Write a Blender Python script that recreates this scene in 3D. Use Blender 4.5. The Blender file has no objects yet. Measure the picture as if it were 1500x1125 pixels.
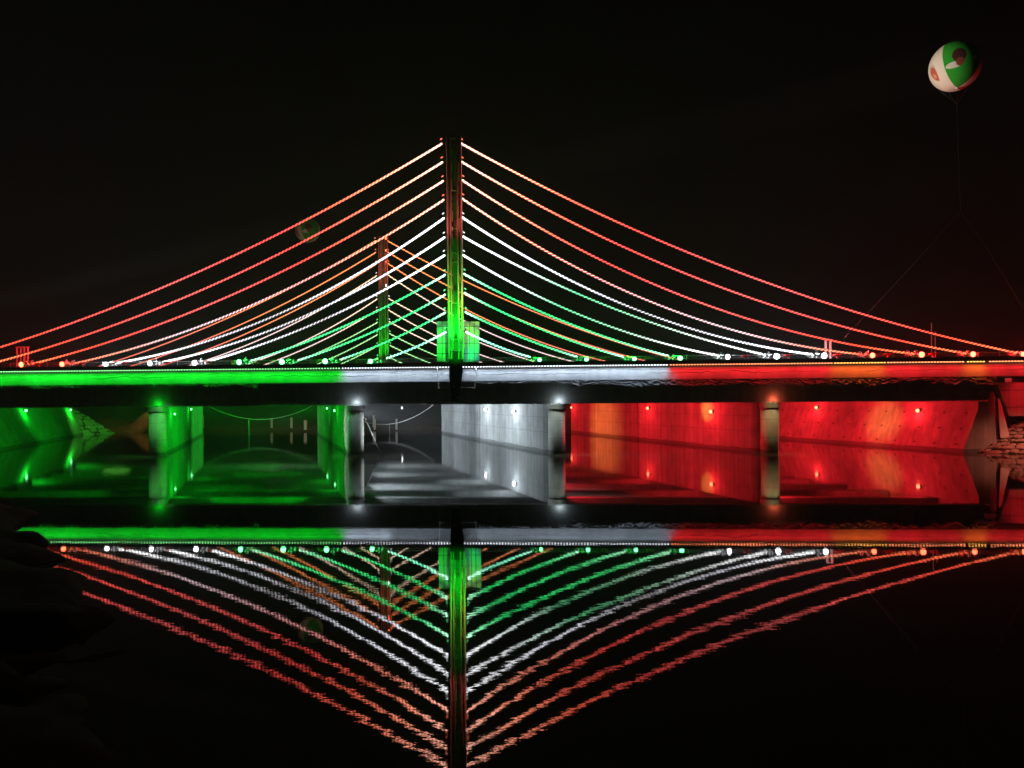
import bpy, math, random
import numpy as np
from mathutils import Vector, Matrix
random.seed(7)
rng = np.random.default_rng(7)
SC = bpy.context.scene
COL = SC.collection

# ------------------------------------------------------------------ camera, sky, exposure
F = 1100.0            # focal length in photo pixels (1500 wide)
CZ = 4.98             # eye height above the water
ROLL = 0.008
cam_d = bpy.data.cameras.new('camera')
cam = bpy.data.objects.new('camera', cam_d); COL.objects.link(cam)
cam_d.sensor_width = 36.0; cam_d.lens = 36.0*F/1500.0
cam_d.shift_y = 20.5/1500.0
cam_d.clip_start = 0.1; cam_d.clip_end = 3000
cam.matrix_world = Matrix.Translation((0, 0, CZ)) @ Matrix.Rotation(math.radians(90), 4, 'X') @ Matrix.Rotation(-ROLL, 4, 'Z')
SC.camera = cam

w = bpy.data.worlds.new('World'); SC.world = w; w.use_nodes = True
nt = w.node_tree; nt.nodes.clear()
sky = nt.nodes.new('ShaderNodeTexSky'); sky.sky_type = 'NISHITA'; sky.sun_disc = False
sky.sun_elevation = math.radians(20); sky.sun_rotation = math.radians(-60)
sky.dust_density = 4.0
hs = nt.nodes.new('ShaderNodeHueSaturation'); hs.inputs['Saturation'].default_value = 0.0
bg = nt.nodes.new('ShaderNodeBackground'); bg.inputs['Strength'].default_value = 0.00007
wo = nt.nodes.new('ShaderNodeOutputWorld')
nt.links.new(sky.outputs[0], hs.inputs['Color']); nt.links.new(hs.outputs[0], bg.inputs['Color']); nt.links.new(bg.outputs[0], wo.inputs[0])
sun_d = bpy.data.lights.new('moonlight', 'SUN'); sun_d.energy = 0.004; sun_d.angle = math.radians(0.5); sun_d.color = (1, .95, .88)
sun = bpy.data.objects.new('moonlight', sun_d); COL.objects.link(sun)
sun.rotation_euler = (math.radians(70), 0, math.radians(60))

SC.render.engine = 'CYCLES'
SC.view_settings.view_transform = 'Standard'; SC.view_settings.look = 'None'
SC.view_settings.exposure = 0.0; SC.view_settings.gamma = 1.0; SC.view_settings.use_curve_mapping = False
cy = SC.cycles
cy.use_denoising = True; cy.max_bounces = 6; cy.diffuse_bounces = 3; cy.glossy_bounces = 3
cy.transmission_bounces = 2; cy.volume_bounces = 0; cy.use_light_tree = True
cy.caustics_reflective = False; cy.caustics_refractive = False
cy.sample_clamp_indirect = 4.0

# ------------------------------------------------------------------ frames: bridge coordinates (s along, t back through the bridge, z up)
SK = 0.3264; FL = 17.27; Y0 = 66.0
def W(s, t, z): return Vector((s - SK*t, Y0 - s/FL + t, z))
def ray(px, py):
    dx, dy = px-750.0, py-583.0
    c, n = math.cos(ROLL), math.sin(ROLL)
    return dx*c - dy*n, dx*n + dy*c
def S(px, py, t=0.0):
    u, v = ray(px, py)
    s = (u/F*(Y0+t) + SK*t)/(1 + u/(F*FL))
    Y = Y0 - s/FL + t
    return s, CZ - v/F*Y
def P(px, py, t=0.0):
    s, z = S(px, py, t); return W(s, t, z)
def PY(px, py, Y):
    u, v = ray(px, py); return Vector((u/F*Y, Y, CZ - v/F*Y))

# ------------------------------------------------------------------ materials
def newmat(name):
    m = bpy.data.materials.new(name); m.use_nodes = True
    nt = m.node_tree; nt.nodes.clear()
    o = nt.nodes.new('ShaderNodeOutputMaterial')
    return m, nt, o
def N(nt, typ, **kw):
    n = nt.nodes.new('ShaderNode'+typ)
    for k, v in kw.items():
        if k.startswith('i_'): n.inputs[k[2:].replace('_', ' ')].default_value = v
        else: setattr(n, k, v)
    return n
def ramp(nt, stops, fac=None, interp='LINEAR'):
    r = nt.nodes.new('ShaderNodeValToRGB'); e = r.color_ramp.elements
    r.color_ramp.interpolation = interp
    while len(e) > 1: e.remove(e[-1])
    e[0].position = stops[0][0]; e[0].color = stops[0][1]
    for p, c in stops[1:]:
        x = e.new(p); x.color = c
    if fac is not None: nt.links.new(fac, r.inputs[0])
    return r
def g(v, a=1.0): return (v, v, v, a)

def concrete(name, base, streak=0.5, grain=0.25, rough=0.85, crack=None, bump=0.25, holes=False, pour=(), fs=1.9):
    """grey cast concrete: formwork streaks, blotches, grain, optional wandering cracks"""
    m, nt, o = newmat(name); L = nt.links.new
    tc = N(nt, 'TexCoord')
    mp = N(nt, 'Mapping'); mp.inputs['Scale'].default_value = (fs, fs, 0.10); L(tc.outputs['Object'], mp.inputs[0])
    n1 = N(nt, 'TexNoise', i_Scale=1.0, i_Detail=5.0, i_Roughness=.65); L(mp.outputs[0], n1.inputs['Vector'])
    n2 = N(nt, 'TexNoise', i_Scale=.55, i_Detail=6.0, i_Roughness=.6); L(tc.outputs['Object'], n2.inputs['Vector'])
    n3 = N(nt, 'TexNoise', i_Scale=14.0, i_Detail=4.0, i_Roughness=.7); L(tc.outputs['Object'], n3.inputs['Vector'])
    r1 = ramp(nt, [(.3, g(1-streak)), (.7, g(1.0))], n1.outputs['Fac'])
    r2 = ramp(nt, [(.3, g(.62)), (.72, g(1.0))], n2.outputs['Fac'])
    r3 = ramp(nt, [(.3, g(1-grain)), (.7, g(1.0))], n3.outputs['Fac'])
    a = N(nt, 'MixRGB', blend_type='MULTIPLY'); a.inputs[0].default_value = 1
    b = N(nt, 'MixRGB', blend_type='MULTIPLY'); b.inputs[0].default_value = 1
    c = N(nt, 'MixRGB', blend_type='MULTIPLY'); c.inputs[0].default_value = 1
    L(r1.outputs[0], a.inputs[1]); L(r2.outputs[0], a.inputs[2])
    L(a.outputs[0], b.inputs[1]); L(r3.outputs[0], b.inputs[2])
    L(b.outputs[0], c.inputs[1]); c.inputs[2].default_value = (*base, 1)
    colour = c.outputs[0]
    if crack:                                   # hairline cracks wandering along the beam
        sx = N(nt, 'SeparateXYZ'); L(tc.outputs['Object'], sx.inputs[0])
        for z0, amp, wd, sc in crack:
            cx = N(nt, 'CombineXYZ'); L(sx.outputs['X'], cx.inputs['X'])
            cx.inputs['Y'].default_value = z0*13.7
            nn = N(nt, 'TexNoise', i_Scale=sc, i_Detail=7.0, i_Roughness=.66); L(cx.outputs[0], nn.inputs['Vector'])
            ma = N(nt, 'Math', operation='MULTIPLY_ADD'); L(nn.outputs['Fac'], ma.inputs[0]); ma.inputs[1].default_value = amp; ma.inputs[2].default_value = z0-amp*.5
            d = N(nt, 'Math', operation='SUBTRACT'); L(sx.outputs['Z'], d.inputs[0]); L(ma.outputs[0], d.inputs[1])
            ab = N(nt, 'Math', operation='ABSOLUTE'); L(d.outputs[0], ab.inputs[0])
            gate = N(nt, 'TexNoise', i_Scale=.16, i_Detail=1.0); 
            c2 = N(nt, 'CombineXYZ'); L(sx.outputs['X'], c2.inputs['X']); c2.inputs['Y'].default_value = z0*5+3; L(c2.outputs[0], gate.inputs['Vector'])
            gm = N(nt, 'MapRange', i_From_Min=.42, i_From_Max=.6, i_To_Min=0.0, i_To_Max=wd); L(gate.outputs['Fac'], gm.inputs['Value'])
            lt = N(nt, 'Math', operation='LESS_THAN'); L(ab.outputs[0], lt.inputs[0]); L(gm.outputs[0], lt.inputs[1])
            mx = N(nt, 'MixRGB'); L(lt.outputs[0], mx.inputs[0]); L(colour, mx.inputs[1]); mx.inputs[2].default_value = (base[0]*.12, base[1]*.12, base[2]*.12, 1)
            colour = mx.outputs[0]
    if pour or holes:
        s3 = N(nt, 'SeparateXYZ'); L(tc.outputs['Object'], s3.inputs[0])
        def darken(mask):
            mx = N(nt, 'MixRGB'); L(mask, mx.inputs[0]); L(colour, mx.inputs[1]); mx.inputs[2].default_value = (base[0]*.2, base[1]*.2, base[2]*.2, 1); return mx.outputs[0]
        def mth(op, a, b=None):
            n = N(nt, 'Math', operation=op)
            for k, q in enumerate((a, b)):
                if q is None: continue
                if isinstance(q, (int, float)): n.inputs[k].default_value = q
                else: L(q, n.inputs[k])
            return n.outputs[0]
        wob = mth('MULTIPLY', n2.outputs['Fac'], .09)
        colour = darken(mth('MULTIPLY', mth('LESS_THAN', mth('SUBTRACT', s3.outputs['Z'], mth('MULTIPLY', n2.outputs['Fac'], .5)), .06), .85))
        for z0 in pour:
            colour = darken(mth('MULTIPLY', mth('LESS_THAN', mth('ABSOLUTE', mth('SUBTRACT', mth('ADD', s3.outputs['Z'], wob), z0)), .022), mth('MULTIPLY', n1.outputs['Fac'], 1.3)))
        if holes:
            fy = mth('SUBTRACT', mth('FRACT', mth('MULTIPLY', s3.outputs['Y'], 1/2.1)), .5); fz = mth('SUBTRACT', mth('FRACT', mth('MULTIPLY', s3.outputs['Z'], 1/1.35)), .5)
            fy = mth('MULTIPLY', fy, 2.1); fz = mth('MULTIPLY', fz, 1.35)
            dd = mth('ADD', mth('MULTIPLY', mth('MULTIPLY', fy, fy), .35), mth('MULTIPLY', fz, fz))
            colour = darken(mth('LESS_THAN', dd, .0075))
    bs = N(nt, 'BsdfPrincipled', i_Roughness=rough); L(colour, bs.inputs['Base Color'])
    bs.inputs['Specular IOR Level'].default_value = .3
    bp = N(nt, 'Bump', i_Strength=bump, i_Distance=.06); 
    ad = N(nt, 'Math', operation='ADD'); L(n1.outputs['Fac'], ad.inputs[0]); L(n3.outputs['Fac'], ad.inputs[1])
    L(ad.outputs[0], bp.inputs['Height']); L(bp.outputs[0], bs.inputs['Normal'])
    L(bs.outputs[0], o.inputs[0]); return m

def paint(name, col, rough=.5, metallic=0.0, wear=.25, scale=6.0):
    m, nt, o = newmat(name); L = nt.links.new
    tc = N(nt, 'TexCoord')
    n = N(nt, 'TexNoise', i_Scale=scale, i_Detail=5.0, i_Roughness=.65); L(tc.outputs['Object'], n.inputs['Vector'])
    r = ramp(nt, [(.3, (col[0]*(1-wear), col[1]*(1-wear), col[2]*(1-wear), 1)), (.7, (*col, 1))], n.outputs['Fac'])
    bs = N(nt, 'BsdfPrincipled', i_Roughness=rough, i_Metallic=metallic); L(r.outputs[0], bs.inputs['Base Color'])
    bp = N(nt, 'Bump', i_Strength=.1, i_Distance=.02); L(n.outputs['Fac'], bp.inputs['Height']); L(bp.outputs[0], bs.inputs['Normal'])
    L(bs.outputs[0], o.inputs[0]); return m

def emit(name, col, strength, sample=True):
    m, nt, o = newmat(name)
    e = N(nt, 'Emission', i_Strength=strength); e.inputs['Color'].default_value = (*col, 1)
    nt.links.new(e.outputs[0], o.inputs[0])
    m.cycles.emission_sampling = 'AUTO' if sample else 'NONE'
    return m

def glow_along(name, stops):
    """light rope: emission along it also paints in floodlight falling on the cable (attribute 'along', 0 at the pylon)"""
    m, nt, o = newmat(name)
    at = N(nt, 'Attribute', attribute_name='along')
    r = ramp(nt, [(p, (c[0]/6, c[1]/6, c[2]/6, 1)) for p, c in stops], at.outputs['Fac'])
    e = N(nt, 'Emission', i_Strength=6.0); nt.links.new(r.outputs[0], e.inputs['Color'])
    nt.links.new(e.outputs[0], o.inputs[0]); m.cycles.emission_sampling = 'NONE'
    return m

M = {}
M['fascia'] = concrete('fascia concrete', (.44, .44, .43), streak=.18, grain=.18, crack=[(7.08, .75, .034, .55), (7.36, .5, .022, 1.0)], bump=.12)
M['girder'] = concrete('girder concrete', (.42, .42, .41), streak=.3)
M['rough'] = concrete('broken concrete', (.24, .235, .23), streak=.2, grain=.6, bump=.9)
M['pier'] = concrete('pier concrete', (.40, .40, .39), streak=.5, grain=.25, bump=.3, pour=(1.9, 3.25), fs=2.6)
M['abutment'] = concrete('abutment concrete', (.40, .40, .39), streak=.45, grain=.25, bump=.3, holes=True, fs=2.0)
M['column'] = concrete('column concrete', (.42, .42, .39), streak=.25, grain=.35, bump=.2, pour=(1.45, 3.0))
M['dark_concrete'] = concrete('dark kerb concrete', (.12, .12, .12), streak=.3)  # evenly darker grey for the copings
M['asphalt'] = paint('asphalt', (.05, .05, .05), .9)
M['steel_dark'] = paint('dark steel', (.035, .037, .037), .5, .6)
M['steel_red'] = paint('pink painted steel tube', (.55, .30, .27), .45, .2)
M['steel_grey'] = paint('galvanised steel', (.45, .45, .44), .45, .5)
M['mast'] = paint('mast plate', (.13, .14, .12), .6, .0)
M['clad'] = paint('pale cladding panel', (.55, .58, .52), .45, .0, .15, 2.0)
M['dark_rope'] = paint('dark rope', (.10, .09, .09), .8)
M['black'] = paint('black lamp housing', (.02, .02, .022), .4)
M['wire'] = paint('pale plastic wire', (.6, .6, .58), .6)
M['orange'] = paint('orange plastic strap', (.7, .25, .05), .5)
M['redplastic'] = paint('red plastic strap', (.6, .04, .04), .5)
M['white'] = paint('white painted post', (.75, .73, .68), .6)
M['strip'] = concrete('pale mortar strip', (.62, .58, .56), streak=.15, grain=.2)
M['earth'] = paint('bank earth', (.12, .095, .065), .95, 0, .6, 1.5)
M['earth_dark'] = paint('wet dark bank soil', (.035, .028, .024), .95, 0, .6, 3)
M['stone'] = concrete('pitching stone', (.42, .38, .34), streak=.15, grain=.5, bump=.7)
M['joint'] = paint('dark joint soil', (.05, .045, .04), .95)
GREEN, WHITE, RED = (.0, 1, .02), (.76, .90, 1), (1, .014, .022)
M['led_green'] = emit('green led lens', (1.2, 4.5, 1.4), 1, False)
M['led_white'] = emit('white led lens', (4, 4.3, 4.8), 1, False)
M['led_red'] = emit('red led lens', (5, 1.2, .5), 1, False)
M['led_amber'] = emit('amber led lens', (5, 2.0, .4), 1, False)
M['lens_green'] = emit('green flood lens', (1.4, 9, 2.8), 1, False)
M['lens_white'] = emit('white flood lens', (9, 9, 9.6), 1, False)
M['lens_red'] = emit('red flood lens', (9, 1.1, .5), 1, False)
M['dim_green'] = emit('dim green lens', (.25, 2.0, .6), 1, False)
M['dim_white'] = emit('dim white lens', (1.5, 1.5, 1.6), 1, False)
M['dim_red'] = emit('dim red lens', (2.0, .35, .12), 1, False)

# ------------------------------------------------------------------ mesh helpers
class MB:
    def __init__(s): s.v = []; s.f = []; s.m = []
    def add(s, vs, fs, mi=0):
        b = len(s.v); s.v += [Vector(v) for v in vs]
        for f in fs: s.f.append(tuple(b+i for i in f)); s.m.append(mi)
    def hexa(s, lo, hi, mi=0):            # lo, hi: 4 points each, same order
        s.add(list(lo)+list(hi), [(3,2,1,0), (4,5,6,7), (0,1,5,4), (1,2,6,5), (2,3,7,6), (3,0,4,7)], mi)
    def sbox(s, s0, s1, t0, t1, z0, z1, mi=0):   # box in bridge coordinates
        q = [(s0,t0), (s1,t0), (s1,t1), (s0,t1)]
        s.hexa([W(a,b,z0) for a,b in q], [W(a,b,z1) for a,b in q], mi)
    def box(s, c, d, rz=0.0, mi=0):
        R = Matrix.Rotation(rz, 3, 'Z'); c = Vector(c)
        q = [(-1,-1), (1,-1), (1,1), (-1,1)]
        s.hexa([c+R@Vector((a*d[0]/2, b*d[1]/2, -d[2]/2)) for a,b in q], [c+R@Vector((a*d[0]/2, b*d[1]/2, d[2]/2)) for a,b in q], mi)
    def tube(s, pts, r, n=6, mi=0, caps=True, twist=0.0):
        pts = [Vector(p) for p in pts]; rings = []
        rr = r if hasattr(r, '__len__') else [r]*len(pts)
        b = len(s.v); up = None
        for i, p in enumerate(pts):
            t = (pts[min(i+1, len(pts)-1)] - pts[max(i-1, 0)]).normalized()
            if up is None: up = Vector((0,0,1)) if abs(t.z) < .9 else Vector((1,0,0))
            a = t.cross(up).normalized(); c = a.cross(t).normalized(); up = c
            for k in range(n):
                an = 2*math.pi*k/n + twist
                s.v.append(p + (a*math.cos(an) + c*math.sin(an))*rr[i])
        for i in range(len(pts)-1):
            for k in range(n):
                k2 = (k+1) % n
                s.f.append((b+i*n+k, b+i*n+k2, b+(i+1)*n+k2, b+(i+1)*n+k)); s.m.append(mi)
        if caps:
            s.f.append(tuple(b+k for k in range(n))[::-1]); s.m.append(mi)
            e = b+(len(pts)-1)*n
            s.f.append(tuple(e+k for k in range(n))); s.m.append(mi)
    def lathe(s, c, prof, n=24, mi=0):     # prof: list of (r, z)
        b = len(s.v); c = Vector(c)
        for r, z in prof:
            for k in range(n):
                a = 2*math.pi*k/n; s.v.append(c+Vector((r*math.cos(a), r*math.sin(a), z)))
        for i in range(len(prof)-1):
            for k in range(n):
                k2 = (k+1) % n
                s.f.append((b+i*n+k, b+i*n+k2, b+(i+1)*n+k2, b+(i+1)*n+k)); s.m.append(mi)
        s.f.append(tuple(b+k for k in range(n))[::-1]); s.m.append(mi)
        e = b+(len(prof)-1)*n; s.f.append(tuple(e+k for k in range(n))); s.m.append(mi)
    def build(s, name, mats, parent=None, smooth=False, fix=True):
        me = bpy.data.meshes.new(name)
        org = root_loc(parent)
        me.from_pydata([v-org for v in s.v], [], s.f)
        for m in (mats if isinstance(mats, (list, tuple)) else [mats]): me.materials.append(M[m] if isinstance(m, str) else m)
        me.polygons.foreach_set('material_index', s.m)
        if smooth: me.polygons.foreach_set('use_smooth', [True]*len(s.f))
        if fix:
            import bmesh
            bm = bmesh.new(); bm.from_mesh(me); bmesh.ops.recalc_face_normals(bm, faces=bm.faces); bm.to_mesh(me); bm.free()
        me.update()
        o = bpy.data.objects.new(name, me); COL.objects.link(o)
        if parent is not None: o.parent = parent
        return o
def root_loc(o):
    v = Vector((0,0,0))
    while o is not None: v = v + o.location; o = o.parent
    return v
def tag(o, label=None, cat=None, group=None, kind=None):
    if label: o['label'] = label
    if cat: o['category'] = cat
    if group: o['group'] = group
    if kind: o['kind'] = kind
    return o
def thing(name, loc, label, cat, group=None):
    o = bpy.data.objects.new(name, None); COL.objects.link(o); o.location = loc; o.empty_display_size = .2
    return tag(o, label, cat, group)
def centred(mb, base, name, mats, label, cat, group=None, smooth=False):
    """a one-mesh thing with its origin at its base"""
    base = Vector(base); mb.v = [v-base for v in mb.v]
    o = mb.build(name, mats, None, smooth); o.location = base
    return tag(o, label, cat, group)
def copy_tree(o, parent=None):
    c = o.copy(); COL.objects.link(c)
    if parent is not None: c.parent = parent
    for ch in list(o.children): copy_tree(ch, c)
    return c
def lamp(name, kind, loc, energy, color, parent=None, aim=None, size=.1, angle=60, blend=.6, sx=None, along=False):
    d = bpy.data.lights.new(name, kind); d.energy = energy; d.color = color
    if kind == 'AREA': d.shape = 'RECTANGLE'; d.size = sx; d.size_y = size
    else: d.shadow_soft_size = size
    if kind == 'SPOT': d.spot_size = math.radians(angle); d.spot_blend = blend
    o = bpy.data.objects.new(name, d); COL.objects.link(o)
    q = (Vector(aim)-Vector(loc)).to_track_quat('-Z', 'Y') if aim is not None else None
    o.location = Vector(loc); o.visible_glossy = False      # the water mirrors the lens meshes; added fill lamps have none
    if along:                                   # long side parallel to the bridge edge
        ex = Vector((1, -1/FL, 0)).normalized(); dz = -(Vector(aim)-Vector(loc)); dz = (dz - ex*dz.dot(ex)).normalized(); dy = dz.cross(ex)
        q = Matrix((ex, dy, dz)).transposed().to_quaternion()
    if q is not None: o.rotation_mode = 'QUATERNION'; o.rotation_quaternion = q
    return o
ORD = ['', 'first', 'second', 'third', 'fourth', 'fifth', 'sixth', 'seventh', 'eighth', 'ninth', 'tenth', 'eleventh']

# ------------------------------------------------------------------ levels
ZT, ZL, ZS = 7.80, 6.57, 4.44        # led line, ledge line, underside
SL, SR = -78.0, 66.0
T_FAR = 43.0

# ------------------------------------------------------------------ water
def water():
    m, nt, o = newmat('canal water'); L = nt.links.new
    tc = N(nt, 'TexCoord')
    sx = N(nt, 'SeparateXYZ'); L(tc.outputs['Object'], sx.inputs[0])
    mp = N(nt, 'Mapping'); mp.inputs['Scale'].default_value = (1.0, 2.2, 1); L(tc.outputs['Object'], mp.inputs[0])
    n1 = N(nt, 'TexNoise', i_Scale=1.1, i_Detail=4.5, i_Roughness=.55); L(mp.outputs[0], n1.inputs['Vector'])
    mp2 = N(nt, 'Mapping'); mp2.inputs['Scale'].default_value = (.06, .16, 1); L(tc.outputs['Object'], mp2.inputs[0])
    n2 = N(nt, 'TexNoise', i_Scale=2.2, i_Detail=4.0); L(mp2.outputs[0], n2.inputs['Vector'])
    near = N(nt, 'MapRange', i_From_Min=14.0, i_From_Max=38.0, i_To_Min=1.0, i_To_Max=.02); L(sx.outputs['Y'], near.inputs['Value'])
    gust = N(nt, 'MapRange', i_From_Min=.3, i_From_Max=.7, i_To_Min=.25, i_To_Max=1.6); L(n2.outputs['Fac'], gust.inputs['Value'])
    mu = N(nt, 'Math', operation='MULTIPLY'); L(near.outputs[0], mu.inputs[0]); L(gust.outputs[0], mu.inputs[1])
    hm = N(nt, 'Math', operation='MULTIPLY'); L(mu.outputs[0], hm.inputs[0]); L(n1.outputs['Fac'], hm.inputs[1])
    bp = N(nt, 'Bump', i_Strength=1.0, i_Distance=.0011); L(hm.outputs[0], bp.inputs['Height'])
    bs = N(nt, 'BsdfPrincipled', i_Roughness=.015, i_IOR=1.45)
    bs.inputs['Base Color'].default_value = (.006, .007, .006, 1)
    L(bp.outputs[0], bs.inputs['Normal'])
    # paler base colour in a band against the bridge: strongest at the columns, thinning towards the camera
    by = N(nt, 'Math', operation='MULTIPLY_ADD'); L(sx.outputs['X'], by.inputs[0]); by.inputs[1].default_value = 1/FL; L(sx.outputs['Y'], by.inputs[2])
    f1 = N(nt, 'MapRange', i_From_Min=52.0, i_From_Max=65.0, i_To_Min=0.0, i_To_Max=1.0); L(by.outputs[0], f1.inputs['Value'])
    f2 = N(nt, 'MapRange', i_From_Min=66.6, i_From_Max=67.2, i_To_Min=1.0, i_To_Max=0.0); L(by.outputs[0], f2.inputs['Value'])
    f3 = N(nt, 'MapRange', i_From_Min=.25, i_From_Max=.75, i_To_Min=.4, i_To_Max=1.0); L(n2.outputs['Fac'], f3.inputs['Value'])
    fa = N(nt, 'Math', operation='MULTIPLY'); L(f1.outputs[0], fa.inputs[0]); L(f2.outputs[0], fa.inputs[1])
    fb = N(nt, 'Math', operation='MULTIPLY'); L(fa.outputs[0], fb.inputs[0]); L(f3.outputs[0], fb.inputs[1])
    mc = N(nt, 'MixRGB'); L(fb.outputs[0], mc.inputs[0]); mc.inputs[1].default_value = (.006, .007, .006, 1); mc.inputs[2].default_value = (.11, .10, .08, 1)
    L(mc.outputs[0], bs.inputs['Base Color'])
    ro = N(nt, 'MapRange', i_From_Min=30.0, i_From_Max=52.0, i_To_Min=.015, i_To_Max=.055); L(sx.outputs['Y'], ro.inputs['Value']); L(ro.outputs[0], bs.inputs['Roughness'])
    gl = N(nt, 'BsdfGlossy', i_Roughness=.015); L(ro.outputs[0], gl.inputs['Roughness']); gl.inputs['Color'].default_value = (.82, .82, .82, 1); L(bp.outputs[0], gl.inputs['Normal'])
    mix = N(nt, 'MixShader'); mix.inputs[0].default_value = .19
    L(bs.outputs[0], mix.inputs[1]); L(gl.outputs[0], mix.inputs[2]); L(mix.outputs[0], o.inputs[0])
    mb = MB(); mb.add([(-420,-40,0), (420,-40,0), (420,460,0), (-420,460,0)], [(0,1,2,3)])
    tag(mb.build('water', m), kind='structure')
water()

# ------------------------------------------------------------------ banks
def heightfield(name, mat, xs, ys, fz, warp=None):
    nx, ny = len(xs), len(ys); vs = []
    for j in range(ny):
        for i in range(nx): vs.append(Vector((xs[i], ys[j], fz(xs[i], ys[j]))))
    fs = [(j*nx+i, j*nx+i+1, (j+1)*nx+i+1, (j+1)*nx+i) for j in range(ny-1) for i in range(nx-1)]
    mb = MB(); mb.add(vs, fs); return tag(mb.build(name, mat, None, True, fix=False), kind='structure')
def hn(x, y, k=1.0):
    from mathutils import noise
    return noise.fractal(Vector((x*k, y*k, 3.1)), 1.0, 2.0, 5)
SHORE = [(-2.0, 4.5), (-4.6, 9.2), (-8.0, 14.5), (-10.9, 19.2), (-13.9, 23.5), (-16.4, 26.5), (-22.5, 34.5), (-30, 43), (-60, 56)]
SHORE = [(x+.75, y) for x, y in SHORE]
def shore_x(y):
    if y <= SHORE[0][1]: return SHORE[0][0] + (SHORE[0][1]-y)*3.0
    for (x0, y0), (x1, y1) in zip(SHORE, SHORE[1:]):
        if y <= y1: return x0+(x1-x0)*(y-y0)/(y1-y0)
    return SHORE[-1][0]
def near_bank(x, y):
    d = (shore_x(y) - x)*.75 + hn(x, y, .35)*1.5 + hn(x, y, 1.5)*.3
    z = -.6 + .0 + max(-1.2, min(d, 1.6))*.62 + max(0, min(d-1.6, 8))*.10
    if y < 4: z = max(z, (4-y)*.75-1.0 + hn(x, y, .8)*.2)
    return min(z, 3.2)
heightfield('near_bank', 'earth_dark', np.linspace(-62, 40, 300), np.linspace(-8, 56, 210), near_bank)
def far_bank(x, y):
    d = y - (Y0*1.775 - x/FL) + hn(x, y, .12)*1.6
    z = -.8 + min(max(d, -2)*.36, 1.5) + max(0, min(d-4, 60))*.05 + hn(x, y, .5)*.12
    mx, my = PY(212, 622, 124).x, 124
    z += 3.0*math.exp(-(((x-mx-1)/3.0)**2 + ((y-my)/3.5)**2))
    mx = PY(140, 622, 130).x
    z += 1.5*math.exp(-(((x-mx)/5.5)**2 + ((y-130)/4)**2))
    return z
heightfield('far_bank', 'earth', np.linspace(-160, 140, 260), np.concatenate([np.linspace(110, 140, 60), np.linspace(142, 420, 30)]), far_bank)

# ------------------------------------------------------------------ the bridge
bridge = thing('road_bridge', W(0, 0, 0), 'long concrete road bridge over the canal, its edge lit green, white and red', 'bridge')
def spx(px, py, t=0.0): return S(px, py, t)[0]
SG, SWR = spx(499, 550), spx(976, 545)            # where green meets white, white meets red
SE_R = spx(1447, 575, .2)                          # girder end at the right abutment
def slab(name, mat, s0, s1, t0, t1, z0, z1, parent=bridge, n=1):
    mb = MB()
    mb.sbox(s0, s1, t0, t1, z0, z1); return mb.build(name, mat, parent)
for t0, t1 in ((0.0, 22.2), (23.6, T_FAR)):
    slab('deck_slab', 'girder', SL, SR, t0+.3, t1-.3, 6.9, 7.86)
    slab('road_surface', 'asphalt', SL, SR, t0+.6, t1-.6, 7.864, 7.93)
slab('fascia_beam', 'fascia', SL, SR, 0.0, .298, ZL, ZT)
slab('deck_overhang', 'girder', SL, SR, .30, .62, ZL-.09, 6.9)
slab('coping', 'dark_concrete', SL, SR, -.50, .60, ZT+.004, 8.12)
slab('ledge', 'fascia', SL, SR, -.07, .296, ZL-.09, ZL-.002)
slab('edge_girder', 'girder', spx(-60, 580), SE_R, .6, 1.2, ZS, ZL-.092)
slab('far_coping', 'dark_concrete', SL, SR, T_FAR-.6, T_FAR+.3, 7.934, 8.12)
for t in (5.4, 10.8, 16.2, 21.5, 24.2, 29.6, 35.4, 42.3):
    slab('girder', 'girder', spx(-60, 580), SE_R, t-.35, t+.35, ZS, 6.898)
# spalled concrete hanging under the ledge: ragged, standing proud of the girder
def spall(px0, px1, dmin, dmax, seed, dens=1.0):
    rnd = random.Random(seed); mb = MB()
    s0, s1 = spx(px0, 558), spx(px1, 558); s = s0; cells = []
    n = int((s1-s0)/.16); rows = 6
    from mathutils import noise
    def depth(a): 
        k = .5+.5*noise.fractal(Vector((a*.5, seed*3.1, 0)), 1, 2, 4); k = max(0, min(1, k*1.3-.1))
        return dmin+(dmax-dmin)*k
    idx = {}
    for i in range(n+1):
        a = s0+(s1-s0)*i/n
        D = depth(a)
        for j in range(rows+1):
            z = ZL-.093 - D*j/rows + (rnd.random()-.5)*.05*(j > 0)
            out = .03 - .11*(j/rows) - .16*noise.noise(Vector((a*3.1, j*1.3, seed))) - .11*rnd.random()
            if j == rows: out = .61
            idx[i, j] = len(mb.v); mb.v.append(W(a+(rnd.random()-.5)*.06, out, z))
    for i in range(n):
        if rnd.random() > dens: continue
        for j in range(rows):
            mb.f.append((idx[i,j], idx[i+1,j], idx[i+1,j+1], idx[i,j+1])); mb.m.append(0)
    return mb.build('spalled_edge', 'rough', bridge, fix=False)
spall(838, 1160, .35, .78, 3)
spall(1160, 1460, .1, 1.0, 5)
spall(700, 838, .0, .42, 9, .9)
spall(298, 380, .0, .55, 11, .85)
spall(-20, 120, .0, .5, 13, .9)
spall(130, 290, .0, .22, 15, .7)

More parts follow.
